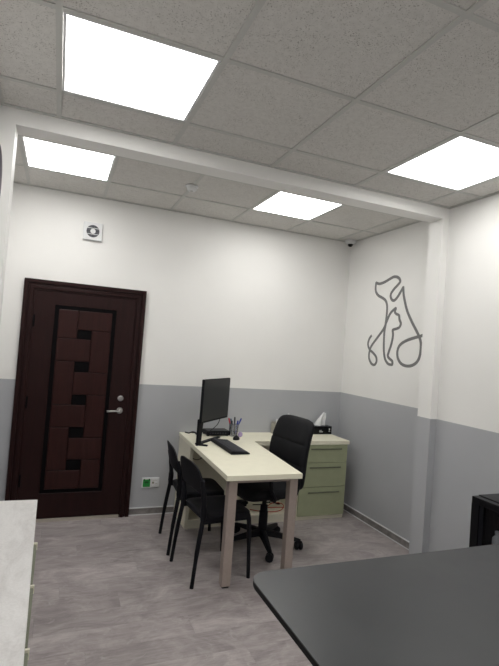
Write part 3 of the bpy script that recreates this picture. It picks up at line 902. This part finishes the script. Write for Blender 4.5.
    bm = bm_new(); tube(bm, catmull([(0.235, 0, 0.408), (0.275, 0, 0.43), (0.282, 0, 0.52), (0.285, 0, 0.66)], 5), 0.02, 10, flat=0.6)
    obj('back_bar', bm, 'black_plastic', t, True)
    # loop armrests
    for s in (-1, 1):
        y = s*0.262
        pts = [(0.10, s*0.20, 0.428), (0.10, y, 0.450), (0.13, y+s*0.005, 0.54), (0.11, y, 0.635), (0.04, y, 0.662), (-0.06, y, 0.655), (-0.125, y, 0.61), (-0.12, y+s*0.004, 0.52), (-0.08, y, 0.450), (-0.07, s*0.20, 0.428)]
        bm = bm_new(); tube(bm, catmull(pts, 6), 0.014, 10)
        obj('armrest', bm, 'black_plastic', t, True)
    t.rotation_euler = (0, 0, R(9))
    return t
office_chair()

# ------------------------------------------------------------------ near furniture
def counter():
    t = thing('counter_cabinet', 'low counter with pale stone worktop and sage fronts along the left wall', 'cabinet', (-0.026, 2.136, 0), 0)
    y0 = -2.6
    # local: x<0 into the wall side, y<0 towards the viewer
    far = 0.0
    B('carcass', 'cream_carcass', t, -0.318, -0.022, y0, -0.012, 0.06, 0.868)
    B('plinth', 'black_plastic', t, -0.318, -0.06, y0, -0.03, 0.0, 0.06)
    y = -0.02; k = 0
    while y > y0+0.3:
        d = B('cabinet_door', 'sage_front', t, -0.022, -0.004, y-0.296, y-0.004, 0.075, 0.862, bev=0.0015)
        if k >= 1:
            B('handle', 'sage_handle', d, -0.004, 0.011+0.013*(-y)*0.8, y-0.290, y-0.012, 0.838, 0.850, bev=0.002)
            B('handle_end', 'cream_carcass', d, -0.004, 0.013+0.013*(-y)*0.8, y-0.012, y-0.004, 0.832, 0.856, bev=0.001)
        y -= 0.30; k += 1
    bm = bm_new(); prism(bm, [(-0.326, -2.62), (0.034, -2.62), (0.0, 0.0), (-0.326, 0.012)], 0.868, 0.900, bev=0.002)
    obj('worktop', bm, 'pale_stone', t)['label'] = 'pale speckled stone worktop'
counter()

def table():
    x0, x1, y0, y1, z = 0.636, 2.02, 0.62, 1.446, 0.85
    cx, cy = (x0+x1)/2, (y0+y1)/2
    t = thing('examination_table', 'large dark grey table with rounded corners and a black edge', 'table', (cx, cy, 0))
    hx, hy, r = (x1-x0)/2, (y1-y0)/2, 0.065
    poly = []
    for sx, sy, a0 in ((1, 1, 0), (-1, 1, 90), (-1, -1, 180), (1, -1, 270)):
        for k in range(9):
            a = R(a0+k*90/8); poly.append((sx*(hx-r)+r*math.cos(a), sy*(hy-r)+r*math.sin(a)))
    bm = bm_new(); prism(bm, poly, z-0.004, z, bev=0.001, seg=1); obj('tabletop', bm, 'table_laminate', t)
    bm = bm_new(); prism(bm, [(p[0]*1.0, p[1]*1.0) for p in poly], z-0.020, z-0.004, bev=0.003); obj('table_edge', bm, 'black_plastic', t)
    B('apron', 'black_plastic', t, -hx+0.22, hx-0.22, -hy+0.20, hy-0.20, z-0.07, z-0.020)
    for sx in (-1, 1):
        for sy in (-1, 1):
            B('leg', 'black_plastic', t, sx*(hx-0.26)-0.025, sx*(hx-0.26)+0.025, sy*(hy-0.24)-0.025, sy*(hy-0.24)+0.025, 0, z-0.07, bev=0.003)
table()

def fridge():
    x0, y1, z = 2.134, 1.923, 0.886
    x1, y0 = XRF-0.02, y1-0.48
    t = thing('mini_fridge', 'black mini fridge with a glass door against the right wall', 'fridge', ((x0+x1)/2, (y0+y1)/2, 0))
    ox, oy = (x0+x1)/2, (y0+y1)/2; a, b, c, d = x0-ox, x1-ox, y0-oy, y1-oy
    f = 0.045      # door thickness
    th = 0.03
    B('top', 'black_gloss', t, a+f, b, c, d, z-0.03, z, bev=0.004)
    B('side_wall', 'black_gloss', t, a+f, b, c, c+th, 0.03, z-0.03)
    B('side_wall', 'black_gloss', t, a+f, b, d-th, d, 0.03, z-0.03)
    B('back_wall', 'black_plastic', t, b-0.02, b, c+th, d-th, 0.03, z-0.03)
    B('floor_panel', 'black_plastic', t, a+f, b-0.02, c+th, d-th, 0.03, 0.07)
    for zz in (0.34, 0.63):
        B('shelf', 'clear_plastic', t, a+f+0.015, b-0.02, c+th, d-th, zz-0.006, zz)
    for sx in (a+f+0.03, b-0.03):
        for sy in (c+0.03, d-0.03):
            bm = bm_new(); lathe(bm, [(0.001, 0), (0.015, 0), (0.015, 0.03), (0.001, 0.03)], 12, (sx, sy, 0)); obj('foot', bm, 'black_plastic', t)
    # door: frame and pane
    bm = bm_new(); e = 0.048; zb_, zt = 0.035, z-0.004
    box(bm, a, a+f-0.003, c, d, zt-0.036, zt, bev=0.003); box(bm, a, a+f-0.003, c, d, zb_, zb_+0.05, bev=0.003)
    box(bm, a, a+f-0.003, c, c+e, zb_+0.05, zt-0.036); box(bm, a, a+f-0.003, d-e, d, zb_+0.05, zt-0.036)
    dr = obj('door', bm, 'black_gloss', t)
    B('pane', 'tinted_glass', dr, a+0.012, a+0.018, c+e, d-e, zb_+0.05, zt-0.036)
    B('inner_rail', 'black_plastic', dr, a+0.006, a+0.012, d-e-0.022, d-e, zb_+0.05, zt-0.036)
    B('handle', 'black_plastic', dr, a-0.018, a, c+0.01, c+0.03, 0.35, 0.65, bev=0.004)
    return ox, oy, a, d
fridge()
def bottle():
    t = thing('bottle', 'small white and red bottle standing inside the black mini fridge', 'bottle', (2.222, 1.826, 0.630))
    bm = bm_new(); lathe(bm, [(0.001, 0), (0.022, 0), (0.024, 0.004), (0.024, 0.050), (0.020, 0.060), (0.010, 0.068), (0.010, 0.080), (0.001, 0.080)], 20)
    obj('body', bm, 'label_white', t, True)
    bm = bm_new(); lathe(bm, [(0.0235, 0.006), (0.0247, 0.006), (0.0247, 0.024), (0.0235, 0.024)], 20)
    obj('band', bm, 'pen_red', t, True)
    bm = bm_new(); lathe(bm, [(0.001, 0.076), (0.0125, 0.076), (0.0125, 0.090), (0.001, 0.090)], 16)
    obj('cap', bm, 'label_white', t, True)
bottle()
